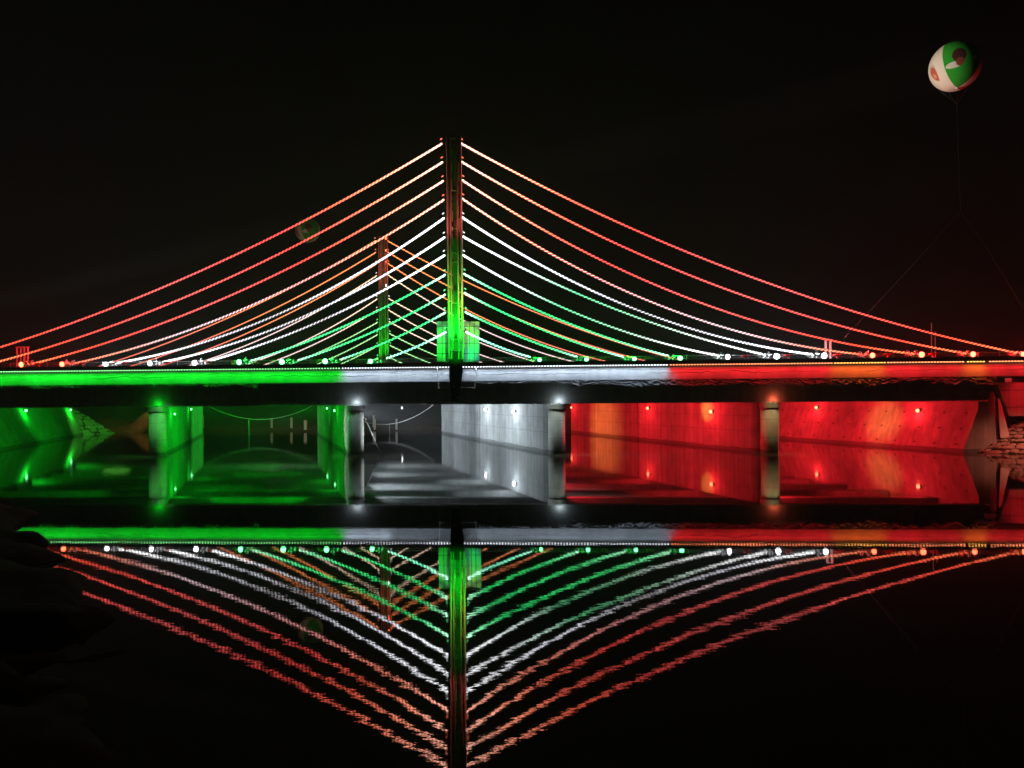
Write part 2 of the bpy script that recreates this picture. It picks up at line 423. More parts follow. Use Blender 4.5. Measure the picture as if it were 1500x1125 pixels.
# piers: front column with cap, then two round-nosed wall leaves going back
PX = [(231, 667), (520.5, 666.5), (815.5, 666), (1127, 664)]
PS = [S(px, 630, .9)[0] for px, _ in PX]
HW = .70
for k, s0 in enumerate(PS):
    mb = MB(); c = W(s0, .9, 0)
    mb.lathe(c, [(.75, -1.5), (.75, 3.95)], 48)
    pier = mb.build('pier', 'column', bridge, True)
    for p in pier.data.polygons:
        if len(p.vertices) > 4 or abs(p.normal.z) > .5: p.use_smooth = False
    mb = MB(); mb.lathe(c, [(.80, 3.951), (.83, 3.98), (.83, 4.40), (.80, 4.437)], 40)
    mb.build('pier_cap', 'column', pier)
    for t0, t1 in ((1.72, 22.6), (22.85, T_FAR-.5)):
        mb = MB(); out = []
        def nose(tc, sgn):
            return [(s0 + HW*math.cos(a)*1.0, tc + sgn*HW*math.sin(a)) for a in np.linspace(0, math.pi, 13)]
        ring = (nose(t1-HW, 1) if t1 > 30 else [(s0+HW, t1), (s0-HW, t1)]) + (nose(t0+HW, -1)[::-1] if t0 < 10 else [(s0-HW, t0), (s0+HW, t0)])
        nlev = 6; zs = [-1.5, .9, 2.35, 3.5, 4.438]
        b = 0; vs = []; fs = []
        n = len(ring)
        for z in (-1.5, 4.438):
            vs += [W(a, b_, z) for a, b_ in ring]
        fs = [(i, (i+1) % n, n+(i+1) % n, n+i) for i in range(n)] + [tuple(range(n))[::-1], tuple(range(n, 2*n))]
        mb.add(vs, fs)
        mb.build('pier_wall', 'pier', pier)

# right abutment: battered face, bearing shelf and back wall
def prism(name, mat, poly, t0, t1, parent=bridge):
    mb = MB(); n = len(poly)
    vs = [W(a, t0, z) for a, z in poly] + [W(a, t1, z) for a, z in poly]
    mb.add(vs, [tuple(range(n)), tuple(range(n, 2*n))[::-1]] + [(i, n+i, n+(i+1) % n, (i+1) % n) for i in range(n)])
    return mb.build(name, mat, parent)
def pz(px, py, t=.3): return S(px, py, t)
b0 = pz(1410, 664); b1 = pz(1433, 598)
sl = (b1[0]-b0[0])/(b1[1]-b0[1])
poly = [(b0[0]-sl*(b0[1]+1.5), -1.5), b1, pz(1433, 588.5), pz(1447, 588.5), pz(1449.5, 573), pz(1461, 573), pz(1463, 640), (pz(1463, 640)[0]+.1, -1.5)]
abut_r = prism('abutment', 'abutment', poly, .3, T_FAR-.3)
# left abutment, the same the other way round
a0 = S(-42, 667, .3)[0]
poly = [(a0+.42*1.5, -1.5), (a0-.42*4.2, 4.2), (a0-.42*4.2, 4.438), (a0-8, 4.438), (a0-8, -1.5)]
abut_l = prism('abutment', 'abutment', poly[::-1], .3, T_FAR-.3)
# pale mortar strip down the corner of the right abutment
mb = MB()
q = [(1461.5, 584), (1465, 583), (1479, 640), (1465.5, 642)]
mb.hexa([P(x, y, .12) for x, y in q], [P(x, y, .55) for x, y in q]); mb.build('edge_strip', 'strip', abut_r)
# wing wall of stacked panels beyond it
for y0, y1, dx0, dx1 in ((560.5, 571.3, 1457, 1462), (572, 596, 1462.3, 1472), (596.8, 609.5, 1472.3, 1476)):
    mb = MB(); sA0, zA = S(dx0, y0, .0); sB0, zB = S(dx1, y1, .0)
    q = [(sA0, zA), (66, zA), (66, zB), (sB0, zB)]
    mb.hexa([W(a, -.12, z) for a, z in q], [W(a, .25, z) for a, z in q]); mb.build('wing_panel', 'pier', abut_r)
mb = MB(); mb.sbox(spx(1462, 640, 3)+1.2, 66, 3.0, 3.6, -1.5, 6.4); mb.build('back_wall', 'girder', abut_r)

# low rail along the deck edge
mb = MB()
mb.tube([W(SL, .25, 8.52), W(SR, .25, 8.52)], .018, 5)
mb.tube([W(SL, .25, 8.32), W(SR, .25, 8.32)], .014, 5)
rail = mb.build('guard_rail', 'steel_grey', bridge)
post_me = None
for i in range(56):
    a = spx(-40, 540) + i*1.75
    if post_me is None:
        mb = MB(); mb.box((0,0,.24), (.05,.05,.48)); o = mb.build('rail_post', 'steel_grey'); post_me = o.data
    else:
        o = bpy.data.objects.new('rail_post', post_me); COL.objects.link(o)
    o.parent = rail; o.location = W(a, .25, 8.12) - root_loc(bridge)

# ------------------------------------------------------------------ led line under the coping
def led_line(s0, s1, mat, label, lampcol, energy, step=.255):
    th = thing('led_strip', W(s0, -.36, ZT), label, 'light strip', 'led strips along the bridge edge')
    mb = MB(); mb.sbox(s0, s1, -.49, -.42, ZT-.035, ZT); mb.build('channel', 'black', th)
    mb = MB(); n = int((s1-s0)/step)
    for i in range(n):
        a = s0+step*(i+.5)
        mb.sbox(a-.04, a+.04, -.525, -.44, ZT-.105, ZT-.0355)
    d = mb.build('diode', mat, th); tag(d, kind='stuff')
    n = max(1, round((s1-s0)/4.0)); Ls = (s1-s0)/n
    for i in range(n):
        lamp('led_light', 'AREA', W(s0+(i+.5)*Ls, -.46, ZT-.15), energy*Ls*random.uniform(.9, 1.1), lampcol, aim=W(s0+(i+.5)*Ls, .0, ZT-1.15), size=.05, sx=Ls*.995, along=True).data.spread = math.radians(110)
    return th
E_LED = 26
am = [spx(1215, 540), spx(1292, 540), spx(1408, 540), spx(1440, 540)]
led_line(spx(-60, 545), SG, 'led_green', 'green light strip along the left end of the bridge edge', GREEN, E_LED*.62)
led_line(SG+.01, SWR, 'led_white', 'white light strip along the middle of the bridge edge', (.66, .80, 1), E_LED*.55)
led_line(SWR+.01, am[0], 'led_red', 'red light strip on bridge edge between white strip and first amber strip', RED, E_LED*.52)
led_line(am[0]+.01, am[1], 'led_amber', 'longer amber light strip within the red end of the bridge edge', (1, .11, .018), E_LED*.58)
led_line(am[1]+.01, am[2], 'led_red', 'red light strip between the two amber strips on the bridge edge', RED, E_LED*.52)
led_line(am[2]+.01, am[3], 'led_amber', 'short amber light strip near the right end of the bridge edge', (1, .11, .018), E_LED*.58)
led_line(am[3]+.01, spx(1560, 530), 'led_red', 'red light strip at the far right end of the bridge edge', RED, E_LED*.52)

# ------------------------------------------------------------------ pylons with light cables
R_A = [(0, (6, 3.2, 2.4)), (.08, (5, 1.9, 1.2)), (.2, (3.4, .55, .34)), (.32, (2.5, .26, .22)), (.55, (2.2, .40, .38)), (.72, (2.2, .28, .25)), (.88, (2.4, .24, .13)), (1, (4, .8, .3))]  # white-hot ends and colour shifts are floodlight painted into the emission
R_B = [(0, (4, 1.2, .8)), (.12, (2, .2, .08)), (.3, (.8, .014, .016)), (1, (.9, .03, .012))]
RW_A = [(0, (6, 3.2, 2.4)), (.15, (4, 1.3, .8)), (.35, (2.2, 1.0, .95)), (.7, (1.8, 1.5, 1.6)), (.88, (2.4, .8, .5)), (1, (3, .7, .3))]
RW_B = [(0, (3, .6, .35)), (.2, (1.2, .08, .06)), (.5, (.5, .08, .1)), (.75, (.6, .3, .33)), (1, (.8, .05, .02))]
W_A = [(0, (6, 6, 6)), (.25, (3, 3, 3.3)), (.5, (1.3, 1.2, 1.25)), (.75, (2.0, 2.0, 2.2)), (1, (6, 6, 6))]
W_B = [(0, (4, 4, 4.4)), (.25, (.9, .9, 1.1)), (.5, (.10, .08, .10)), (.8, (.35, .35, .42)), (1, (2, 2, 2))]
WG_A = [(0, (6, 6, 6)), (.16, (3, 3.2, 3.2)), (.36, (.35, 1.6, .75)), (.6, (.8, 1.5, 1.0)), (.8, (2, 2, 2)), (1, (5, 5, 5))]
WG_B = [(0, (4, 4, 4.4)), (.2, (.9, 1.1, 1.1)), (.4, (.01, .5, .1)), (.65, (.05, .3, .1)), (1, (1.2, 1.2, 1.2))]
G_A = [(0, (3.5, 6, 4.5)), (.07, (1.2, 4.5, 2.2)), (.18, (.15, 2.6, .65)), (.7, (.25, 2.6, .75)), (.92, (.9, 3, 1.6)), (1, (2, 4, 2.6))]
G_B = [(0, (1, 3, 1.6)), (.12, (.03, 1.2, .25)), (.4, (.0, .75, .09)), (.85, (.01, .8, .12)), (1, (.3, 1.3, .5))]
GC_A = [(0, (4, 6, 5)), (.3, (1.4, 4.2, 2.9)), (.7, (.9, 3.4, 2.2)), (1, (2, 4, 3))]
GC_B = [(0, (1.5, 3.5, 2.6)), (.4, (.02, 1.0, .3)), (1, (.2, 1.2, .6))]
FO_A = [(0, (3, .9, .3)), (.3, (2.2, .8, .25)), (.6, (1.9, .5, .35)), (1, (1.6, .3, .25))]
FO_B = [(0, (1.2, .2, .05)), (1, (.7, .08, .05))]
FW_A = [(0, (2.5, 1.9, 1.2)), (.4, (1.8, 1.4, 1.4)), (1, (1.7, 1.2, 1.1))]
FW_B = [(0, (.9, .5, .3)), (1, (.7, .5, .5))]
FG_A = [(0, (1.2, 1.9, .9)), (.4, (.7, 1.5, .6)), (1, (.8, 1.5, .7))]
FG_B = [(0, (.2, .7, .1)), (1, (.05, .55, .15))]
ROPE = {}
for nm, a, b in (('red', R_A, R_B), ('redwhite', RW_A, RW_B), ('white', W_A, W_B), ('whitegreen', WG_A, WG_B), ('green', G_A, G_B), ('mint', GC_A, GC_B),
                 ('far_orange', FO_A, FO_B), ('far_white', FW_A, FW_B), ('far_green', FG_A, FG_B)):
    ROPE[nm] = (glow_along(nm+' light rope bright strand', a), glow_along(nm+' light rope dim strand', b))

def rope(name, A, B, sag, kind, parent, r=.135, pitch=.40):
    """two strands twisted round each other on a hanging curve"""
    A, B = Vector(A), Vector(B); Lc = (B-A).length
    n = int(Lc/pitch*6)+2; u = np.linspace(0, 1, n)
    pts = np.array(A)[None]*(1-u)[:, None] + np.array(B)[None]*u[:, None]
    pts[:, 2] -= 4*sag*u*(1-u)
    T = np.gradient(pts, axis=0); T /= np.linalg.norm(T, axis=1)[:, None]
    side = np.cross(T, [0, 0, 1]); side /= np.linalg.norm(side, axis=1)[:, None]
    up = np.cross(side, T)
    ph = u*Lc/pitch*2*math.pi
    V = []; Fc = []; mi = []; al = []
    K = 5
    for st in (0, 1):
        c = pts + (side*np.cos(ph+st*math.pi)[:, None] + up*np.sin(ph+st*math.pi)[:, None])*r*.5
        b = len(V)
        for i in range(n):
            for k in range(K):
                a = 2*math.pi*k/K
                V.append(tuple(c[i] + (side[i]*math.cos(a) + up[i]*math.sin(a))*r*(.62 if st == 0 else .56)))
                al.append(u[i])
        for i in range(n-1):
            for k in range(K):
                k2 = (k+1) % K
                Fc.append((b+i*K+k, b+i*K+k2, b+(i+1)*K+k2, b+(i+1)*K+k)); mi.append(st)
    me = bpy.data.meshes.new(name); org = root_loc(parent)
    V = np.array(V) - np.array(org)
    me.from_pydata(V.tolist(), [], Fc); me.polygons.foreach_set('material_index', mi)
    me.polygons.foreach_set('use_smooth', [True]*len(Fc))
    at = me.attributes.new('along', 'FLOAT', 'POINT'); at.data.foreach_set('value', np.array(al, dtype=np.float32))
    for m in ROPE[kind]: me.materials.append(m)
    me.update()
    o = bpy.data.objects.new(name, me); COL.objects.link(o); o.parent = parent
    return o

TOPL = [(648,210), (649,237), (650,264.5), (651,292), (651,319), (652,347), (652,373.5), (653,402), (653,431), (653,457.5), (654,486)]
TOPR = [(675,210), (676,237), (677,264), (677,291), (677,318.5), (678,346.5), (678,373.5), (679,401), (680,429), (681,457), (682,486)]
BOTL = [(-72,530), (-8,531.5), (48,533), (109,532.5), (172,531.5), (238,530.5), (304,529.5), (368,528.5), (436,528), (498,527), (566,525)]
BOTR = [(1490,517), (1416,518), (1340,518.5), (1262,519), (1190,519), (1122,520), (1054,521), (980,521.5), (914,523), (846,523), (777,523)]
SAGL = [30, 30, 29.5, 30.3, 33.6, 25, 15, 10, 7.5, 4.5, 2.5]
SAGR = [35, 39, 45, 43, 35, 19, 20.5, 11, 8, 4, 3]
KL = ['red', 'red', 'red', 'redwhite', 'white', 'white', 'white', 'green', 'green', 'green', 'mint']
KR = ['red', 'red', 'red', 'redwhite', 'white', 'whitegreen', 'whitegreen', 'green', 'green', 'green', 'mint']
TP = -.55                                     # the near pylon stands just in front of the bridge edge

SP = S(666, 420, TP)[0]
def pylon(dt, near):
    """dt: how far back through the bridge (0 near, 40 far)"""
    def Q(px, py, t=TP):                       # near-plane pixel, then moved back
        s, z = S(px, py, t); return W(s, t+dt, z)
    if near: lab = 'tall near pylon of tubes and plates with fanned red, white and green light cables'
    else: lab = 'smaller looking far pylon with fanned orange, white and green light cables behind the near one'
    py = thing('cable_pylon', Q(666, 530), lab, 'pylon', 'pylons carrying the light cables')
    def box(name, mat, x0, x1, y0, y1, t0, t1, lean=0.0, parent=py):
        mb = MB()
        q = [(x0, y0), (x1, y0), (x1+lean, y1), (x0+lean, y1)]
        mb.hexa([Q(x, y, t0) for x, y in q], [Q(x, y, t1) for x, y in q]); return mb.build(name, mat, parent)
    # mast plates: back plate and two cheeks, tubes in front
    box('mast_plate', 'mast', 661.2, 669.5, 199, 513, TP+.28, TP+.50, 3.4)
    for x0, x1 in ((657.4, 660.8), (668.6, 670.6)):
        box('cheek_plate', 'mast', x0, x1, 199, 524, TP-.05, TP+.52, 3.4)
    for (x, r) in ((655.4, .085), (659.2, .06), (669.8, .075), (675.2, .10)):
        mb = MB(); mb.tube([Q(x-.8, 198.5, TP-.1), Q(x+2.6, 526, TP-.1)], r, 8)
        mb.build('mast_tube', 'steel_red', py, True)
    for y in (203, 279, 335, 370.5, 384, 444, 497):
        mb = MB(); mb.tube([Q(660+.01*(y-199), y, TP-.06), Q(670.5+.01*(y-199), y, TP-.06)], .04, 6); mb.build('crossbar', 'steel_grey', py)
    # ragged cable tray along the tubes
    for x, sd in ((660.4, 1), (670.6, 2)):
        rnd = random.Random(sd); y = 205
        while y < 515:
            h = rnd.uniform(5, 20)
            if rnd.random() < .7:
                xx = x+.0105*(y-199)+rnd.uniform(-.4, .4)
                q = [(xx, y), (xx+rnd.uniform(.7, 1.5), y), (xx+rnd.uniform(.7, 1.5)+.2, y+h), (xx+.2, y+h)]
                mb = MB(); mb.hexa([Q(a, b, TP-.16) for a, b in q], [Q(a, b, TP-.09) for a, b in q]); mb.build('cable_tray', 'steel_red', py)
            y += h+rnd.uniform(1, 8)
    # dark bracket gripping the bridge edge
    mb = MB()
    top = [(657.5, 514), (677.6, 514)]; mid = [(657.5, 540), (678, 540)]; bot = [(660.8, 588), (671.6, 588)]
    for (a, b) in ((top, mid), (mid, bot)):
        q = [a[0], a[1], b[1], b[0]]
        mb.hexa([Q(x, y, TP-.12) for x, y in q], [Q(x, y, -.135) for x, y in q])
    br = mb.build('bracket', 'steel_dark', py)
    for x0, x1 in ((658, 661.6), (666, 666), (677.6, 671)):
        mb = MB(); mb.tube([Q(x0, 528, TP-.16), Q(x1, 589, TP-.16)], .035, 5); mb.build('bracket_rib', 'steel_dark', br)
    if near:
        for x, y in ((659, 537), (665, 566), (676, 571), (661, 578), (671, 582), (658.5, 574)):
            mb = MB(); p = Q(x, y, TP-.18); mb.box(p, (.10, .08, .14)); mb.build('clamp', 'steel_grey', br)
        mb = MB(); mb.tube([P(642.5, 567.5, -.30), P(695, 567.5, -.30)], .02, 5); hr = mb.build('hanger_rod', 'steel_grey', py)
        for xa, xb in ((640.5, 642.5), (697.5, 695)):
            mb = MB(); mb.tube([P(xa, 538, -.44), P(.5*(xa+xb)+.7, 553, -.30), P(xb, 567.5, -.28)], .03, 5); mb.box(P(xb, 568, -.3), (.16, .12, .14))
            mb.build('hanger_wire', 'wire', py)
        # foot block of cladding panels behind the mast
        fb = box('foot_block', 'joint', 641, 701.2, 472.5, 529, .62, 1.5)
        cols = [(640, 647.3), (648.1, 655.5), (656, 678.0), (678.6, 687.6), (688.5, 694.1), (695.0, 702.2)]
        rows = [(471, 477.7), (478.5, 502.3), (503.2, 517.5), (518.4, 530)]
        for i, (x0, x1) in enumerate(cols):
            for j, (y0, y1) in enumerate(rows):
                box('cladding_panel', 'clad', x0, x1, y0, y1, .54+.01*((i*3+j) % 3), .618, parent=fb)
    else:
        box('foot_block', 'joint', 655, 677, 500, 530, .62, 1.5)
    for side in (0, 1):
        tops, bots, sags, kinds = ((TOPL, BOTL, SAGL, KL), (TOPR, BOTR, SAGR, KR))[side]
        for i in range(11):
            kind = kinds[i]
            if not near:
                if i == 4: continue
                kind = ['far_orange']*3 + ['far_white']*4 + ['far_green']*4
                kind = kind[i] if side == 0 or i > 7 or i < 3 else 'far_white'
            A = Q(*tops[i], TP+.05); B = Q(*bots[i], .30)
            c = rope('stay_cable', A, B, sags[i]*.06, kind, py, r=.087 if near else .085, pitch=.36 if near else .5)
            d = (B-A).normalized()
            cname = {'red': 'red', 'redwhite': 'red fading to white', 'white': 'white', 'whitegreen': 'white with green middle', 'green': 'green', 'mint': 'pale green',
                     'far_orange': 'thin orange', 'far_white': 'thin white', 'far_green': 'thin green'}[kind]
            c['label'] = cname + ' light cable'
            mb = MB(); sg = -1 if side == 0 else 1
            mb.tube([A - d*.35, A + d*.05], .07, 6); 
            mb.tube([A+Vector((0,-.05,.0)), A + Vector((sg*-.02,-.05,.25)), A+Vector((sg*.18-.25*sg*(1),-.05,.34))], .035, 5)
            mb.build('anchor', 'steel_dark', c)
            col = kind.split('_')[-1]
            lens = {'red': 'dim_red', 'redwhite': 'dim_red', 'orange': 'dim_red', 'white': 'dim_white', 'whitegreen': 'dim_white'}.get(col, 'dim_green')
            mb = MB(); p = A + Vector((sg*.02, -.12, .40))
            mb.tube([p, p + Vector((-sg*-.16, 0, -.12))], [.05, .04], 6); mb.build('lamp_head', lens, c)
    return py
near_pylon = pylon(0.0, True)
far_pylon = pylon(40.2, False)
# bright lamps on the right flank of the far pylon
for (x, y, col, word, n) in ((565.5, 349.5, 'lens_red', 'red', 'topmost'), (565.5, 367, 'lens_red', 'red', 'middle'), (565.3, 383.5, 'lens_red', 'red', 'lowest'), (565.3, 418, 'lens_white', 'white', '')):
    p = PY(x, y, 106.0); th = thing('pylon_lamp', p, f'{n} bright {word} lamp on the right flank of the far pylon'.strip(), 'lamp', 'lamps on the far pylon')
    mb = MB(); mb.lathe(p, [(.03, -.13), (.14, -.09), (.17, 0), (.12, .1), (.03, .14)], 10); mb.build('lens', col, th, True)
    mb = MB(); mb.tube([p+Vector((-.06, .1, -.02)), p+Vector((-.45, .22, -.12))], .04, 5); mb.build('arm', 'steel_dark', th)
# green mast uplights; the red ones are added in mid-air to brighten the tubes
lamp('mast_light', 'SPOT', P(666, 519, TP-.35)+Vector((0, -.8, 0)), 9500, GREEN, aim=P(666, 425, TP+.3), angle=50, size=.08)
lamp('mast_light', 'SPOT', P(666, 522, -3.2), 1700, GREEN, aim=P(668, 500, .5), angle=75, size=.15)
lamp('mast_light', 'POINT', P(690, 519, -.2), 20, (.05, 1, .75), size=.08)
lamp('mast_light', 'SPOT', PY(557, 545, 103), 5000, GREEN, aim=PY(557, 480, 106.4), angle=55, size=.1, blend=1)
lamp('mast_light', 'SPOT', PY(575, 380, 102), 900, (1, .2, .12), aim=PY(557, 385, 106), angle=100, size=.3)
lamp('mast_light', 'SPOT', P(640, 330, -2.5), 220, (1, .25, .2), aim=P(664, 300, TP), angle=140, size=.4)
lamp('mast_light', 'SPOT', P(705, 300, -2.5), 220, (1, .2, .17), aim=P(668, 290, TP), angle=140, size=.4)
lamp('mast_light', 'SPOT', P(700, 440, -2.5), 450, (1, .35, .2), aim=P(668, 440, TP), angle=140, size=.4)

# ------------------------------------------------------------------ floodlights at the cable feet
def make_flood(colour):
    th = thing('floodlight', (0,0,0), 'x', 'floodlight', 'floodlights at the feet of the near cables')
    mb = MB(); mb.box((0,0,.05), (.55,.35,.10)); mb.box((-.18,0,.2), (.06,.3,.3)); mb.box((.12,.0,.16), (.22,.2,.16)); mb.build('base', 'steel_grey', th)
    mb = MB(); mb.tube([(-.34,-.05,.22), (-.2,-.05,.27), (.02,-.05,.33)], [.16, .14, .07], 10); mb.build('housing', 'black', th)
    mb = MB(); 
    mb.lathe((0,0,0), [(.02, -.22), (.16, -.16), (.23, 0), (.16, .16), (.02, .22)], 12)
    mb.v = [v + Vector((-.38, -.16, .24)) for v in mb.v]
    mb.build('lens', 'lens_'+colour, th, True)
    mb = MB(); rnd = random.Random(len(colour))                    # the knot of loose wire and clips round the cable foot
    for i in range(7):
        p = Vector((rnd.uniform(-.1,.75), rnd.uniform(-.2,.1), rnd.uniform(.1,.2))); pts = [p]
        for k in range(4): p = p + Vector((rnd.uniform(-.16,.22), rnd.uniform(-.08,.08), rnd.uniform(-.06,.16))); pts.append(p)
        mb.tube(pts, .03, 4)
    mb.build('wire_knot', 'wire', th)
    mb = MB()
    for i in range(5): mb.box((rnd.uniform(-.05,.7), -.2, rnd.uniform(.12,.5)), (.09,.05,.07), 0)
    mb.build('glowing_clip', 'dim_'+colour, th)  # glow put into the clips, which are no lamps themselves
    return th
FL_L = [None, None, (32,534.5,'red'), (92,533.5,'red'), (156,532.5,'white'), (220,531.5,'white'), (286,530.5,'white'), (351,530,'green'), (414,529,'green'), (477,528,'green'), (543,527.5,'green')]
FL_R = [(1497,516.5,'red'), (1424,517.5,'red'), (1348,518,'red'), (1277,519,'red'), (1206,520,'white'), (1136,520.5,'white'), (1066,522.5,'white'), (996,523,'green'), (930,523.5,'green'), (860,524,'green'), (792,524,'green')]
proto = {}
for side, L_ in ((0, FL_L), (1, FL_R)):
    for i, q in enumerate(L_):
        if q is None: continue
        x, y, c = q
        if c not in proto: o = proto[c] = make_flood(c)
        else: o = copy_tree(proto[c])
        s, _ = S(x, 530, .05); o.location = W(s, .05, 8.124)
        o.scale = (1.0 if side == 0 else -1.0, 1, 1)
        if side == 0: o.location.x += .38
        else: o.location.x -= .38
        small = (c == 'green' and side == 1) or i == 10
        k = .55 if small else (.8 if c == 'green' else 1.0)
        if c == 'green' and side == 1: o.scale = (-.85, .85, .85)
        o.scale = [v*random.uniform(.85, 1.15) for v in o.scale]
        o['label'] = f'{c} floodlight at foot of {ORD[i+1]} cable from top, {"left" if side == 0 else "right"} of near pylon'
        lc = {'red': RED, 'white': WHITE, 'green': GREEN}[c]
        dx = -.55 if side == 0 else .55
        lamp('flood_light', 'POINT', o.location + Vector((dx*.4, .15, .62)), 620*k*(1.7 if c == 'red' else 1), lc, size=.1)
        lamp('flood_beam', 'SPOT', o.location + Vector((0, .2, .5)), 2600*k, lc, aim=P(666, 360, TP) if i > 2 else P(666, 240, TP), angle=34, size=.1, blend=1)

# straps and clips between them
def strap(x, y, col, word, wob, i):
    mb = MB(); rnd = random.Random(int(x)); s, _ = S(x, y, .1); b = W(s, .1, 8.124)
    if col == 'redplastic':
        mb.tube([b, b+Vector((0,0,.34))], .035, 5)
        mb.tube([b+Vector((-.42,-.03,.26)), b+Vector((-.15,-.05,.36)), b+Vector((.12,-.04,.33)), b+Vector((.40,-.03,.40))], [.03,.09,.09,.03], 6)
        mb.tube([b+Vector((-.12,-.05,.30)), b+Vector((.02,-.07,.2)), b+Vector((.1,-.07,.28))], .05, 5)
    else:
        p = b; pts = [b, b+Vector((-.12,-.02,.30))]
        p = pts[-1]
        for k in range(5): 
            p = p+Vector((.14, rnd.uniform(-.03,.03), .14*math.sin(k*1.9+x))); pts.append(p)
        mb.tube(pts, .035, 5)
    centred(mb, b, 'cable_strap', col, f'{word} strap on the deck edge, {ORD[i]} of its colour counted from the left', 'strap', f'{word} straps along the deck edge')
for i, x in enumerate((57, 121, 184, 245, 308, 1092, 1154, 1226, 1300, 1367)): strap(x, 535, 'redplastic', 'red', 0, i+1)
for i, x in enumerate((341, 378, 396, 465, 523, 583, 725, 818, 882, 946)): strap(x, 532, 'orange', 'orange', 0, i+1)

# ------------------------------------------------------------------ lights under the bridge
def make_wall_flood(colour):
    th = thing('wall_floodlight', (0,0,0), 'x', 'floodlight', 'floodlights on the walls under the bridge')
    mb = MB(); mb.box((.16,0,.02), (.10,.22,.26)); mb.box((.05,0,.02), (.16,.06,.06)); mb.build('housing', 'black', th)
    mb = MB(); mb.lathe((0,0,0), [(.03, -.17), (.13, -.12), (.17, 0), (.13, .12), (.03, .17)], 12); mb.build('lens', 'lens_'+colour, th, True)
    return th
wproto = {}
def wall_flood(px, py, r, colour, label, e, off=(-.25, 0, 0), flip=False, sc=1.0, face=None, free=None):
    lo, hi = .6, 42.0                              # how far back: where the sight line meets the wall face
    for _ in range(40):
        t = (lo+hi)/2; s_, z_ = S(px, py, t); f_ = face(z_)
        if (s_ > f_) == (not flip): hi = t
        else: lo = t
    if free is not None: t = free; s_, z_ = S(px, py, t)
    p = W(s_, t, z_)
    if colour not in wproto: o = wproto[colour] = make_wall_flood(colour)
    else: o = copy_tree(wproto[colour])
    o.location = p; o.scale = ((-1 if flip else 1)*sc, sc, sc); o['label'] = label
    lc = {'red': RED, 'white': WHITE, 'green': GREEN}[colour]
    d = 1 if flip else -1
    lamp('wall_light', 'POINT', p + Vector((d*.75, -.25, -.15)), e, lc, size=.12)
    return o
EW = 260
def PF(k, sg=-1): return lambda z: PS[k] + sg*(HW+.3)
wall_flood(1041, 603, 1.112, 'red', 'red floodlight on the fourth pier wall, nearest to the round column', EW*1.3, face=PF(3))
wall_flood(948.5, 598, 1.305, 'red', 'red floodlight midway along the fourth pier wall', EW, face=PF(3))
wall_flood(837, 597, 1.627, 'red', 'red floodlight at the far end of the fourth pier wall', EW*.7, sc=.9, face=PF(3))
wall_flood(1195.5, 597, 1.328, 'red', 'red floodlight on the right abutment wall just past the fourth column', EW, face=lambda z: b0[0]+sl*(z-b0[1])-.3)
wall_flood(1344, 601.5, 1.107, 'red', 'red floodlight on the right abutment wall, beside the inclined abutment corner', EW*1.2, face=lambda z: b0[0]+sl*(z-b0[1])-.3)
wall_flood(711, 599.5, 1.285, 'white', 'white floodlight on the third pier wall, farther of its two', EW*.8, face=PF(2))
wall_flood(752, 603, 1.186, 'white', 'white floodlight on the third pier wall, nearer of its two', EW*1.2, face=PF(2))
wall_flood(38, 601.5, 1.169, 'green', 'green floodlight on the left abutment wall, nearer of its two', EW*1.1, flip=True, sc=.8, face=lambda z: a0-.42*z+.3)
wall_flood(103.5, 600.5, 1.443, 'green', 'green floodlight on the left abutment wall, farther of its two', EW*1.3, flip=True, sc=.8, face=lambda z: a0-.42*z+.3)
wall_flood(280, 599.5, 1.287, 'green', 'green floodlight on the first pier wall, farther of its two', EW*.8, flip=True, sc=.6, face=PF(0, 1))
wall_flood(256, 606.5, 1.08, 'green', 'green floodlight on the first pier wall, nearer of its two', EW*.6, flip=True, sc=.5, face=PF(0, 1))
wall_flood(479, 598, 1.258, 'green', 'green floodlight on the second pier wall, farther of its two', EW*.4, sc=.6, face=PF(1))
wall_flood(490, 601.5, 1.14, 'green', 'green floodlight on the second pier wall, nearer of its two', EW*.4, sc=.6, face=PF(1))
wall_flood(589, 597.5, 1.62, 'white', 'small white floodlight under the far girder between second and third piers', EW*.3, sc=.7, face=PF(2), free=41.5)
# beams thrown across the bays from the hidden sides of the piers
def beam(k, t, colour, e, tgt_s, tgt_t, zt=2.5, ang=72, flip=False):
    s = PS[k] + (-HW-.5 if flip else HW+.5)
    lamp('cross_beam_light', 'SPOT', W(s, t, 3.75), e, colour, aim=W(tgt_s, tgt_t, zt), angle=ang, size=.15, blend=.9)
S_AR = b0[0]; S_AL = a0
EB = 27000
for t in (5, 15, 27, 38):
    beam(2, t, RED, EB*.68, PS[3], t+1)                 # red on the fourth pier
    beam(3, t, RED, EB*.74, S_AR, t+1)             # red on the right abutment
    beam(1, t, WHITE, EB*(.5 if t != 15 else 1.05), PS[2], t+1)
for t in (4, 11): beam(0, t, GREEN, EB*.25, PS[1], t, ang=60)
for t in (28, 38): beam(0, t, GREEN, EB*.3, PS[1], t, ang=50)
for t in (4, 12, 30, 40): beam(1, t, GREEN, EB*.55, PS[0], t, ang=50, flip=True)
for t in (7, 24): beam(0, t, GREEN, EB*.28, S_AL, t+2, ang=50, flip=True)
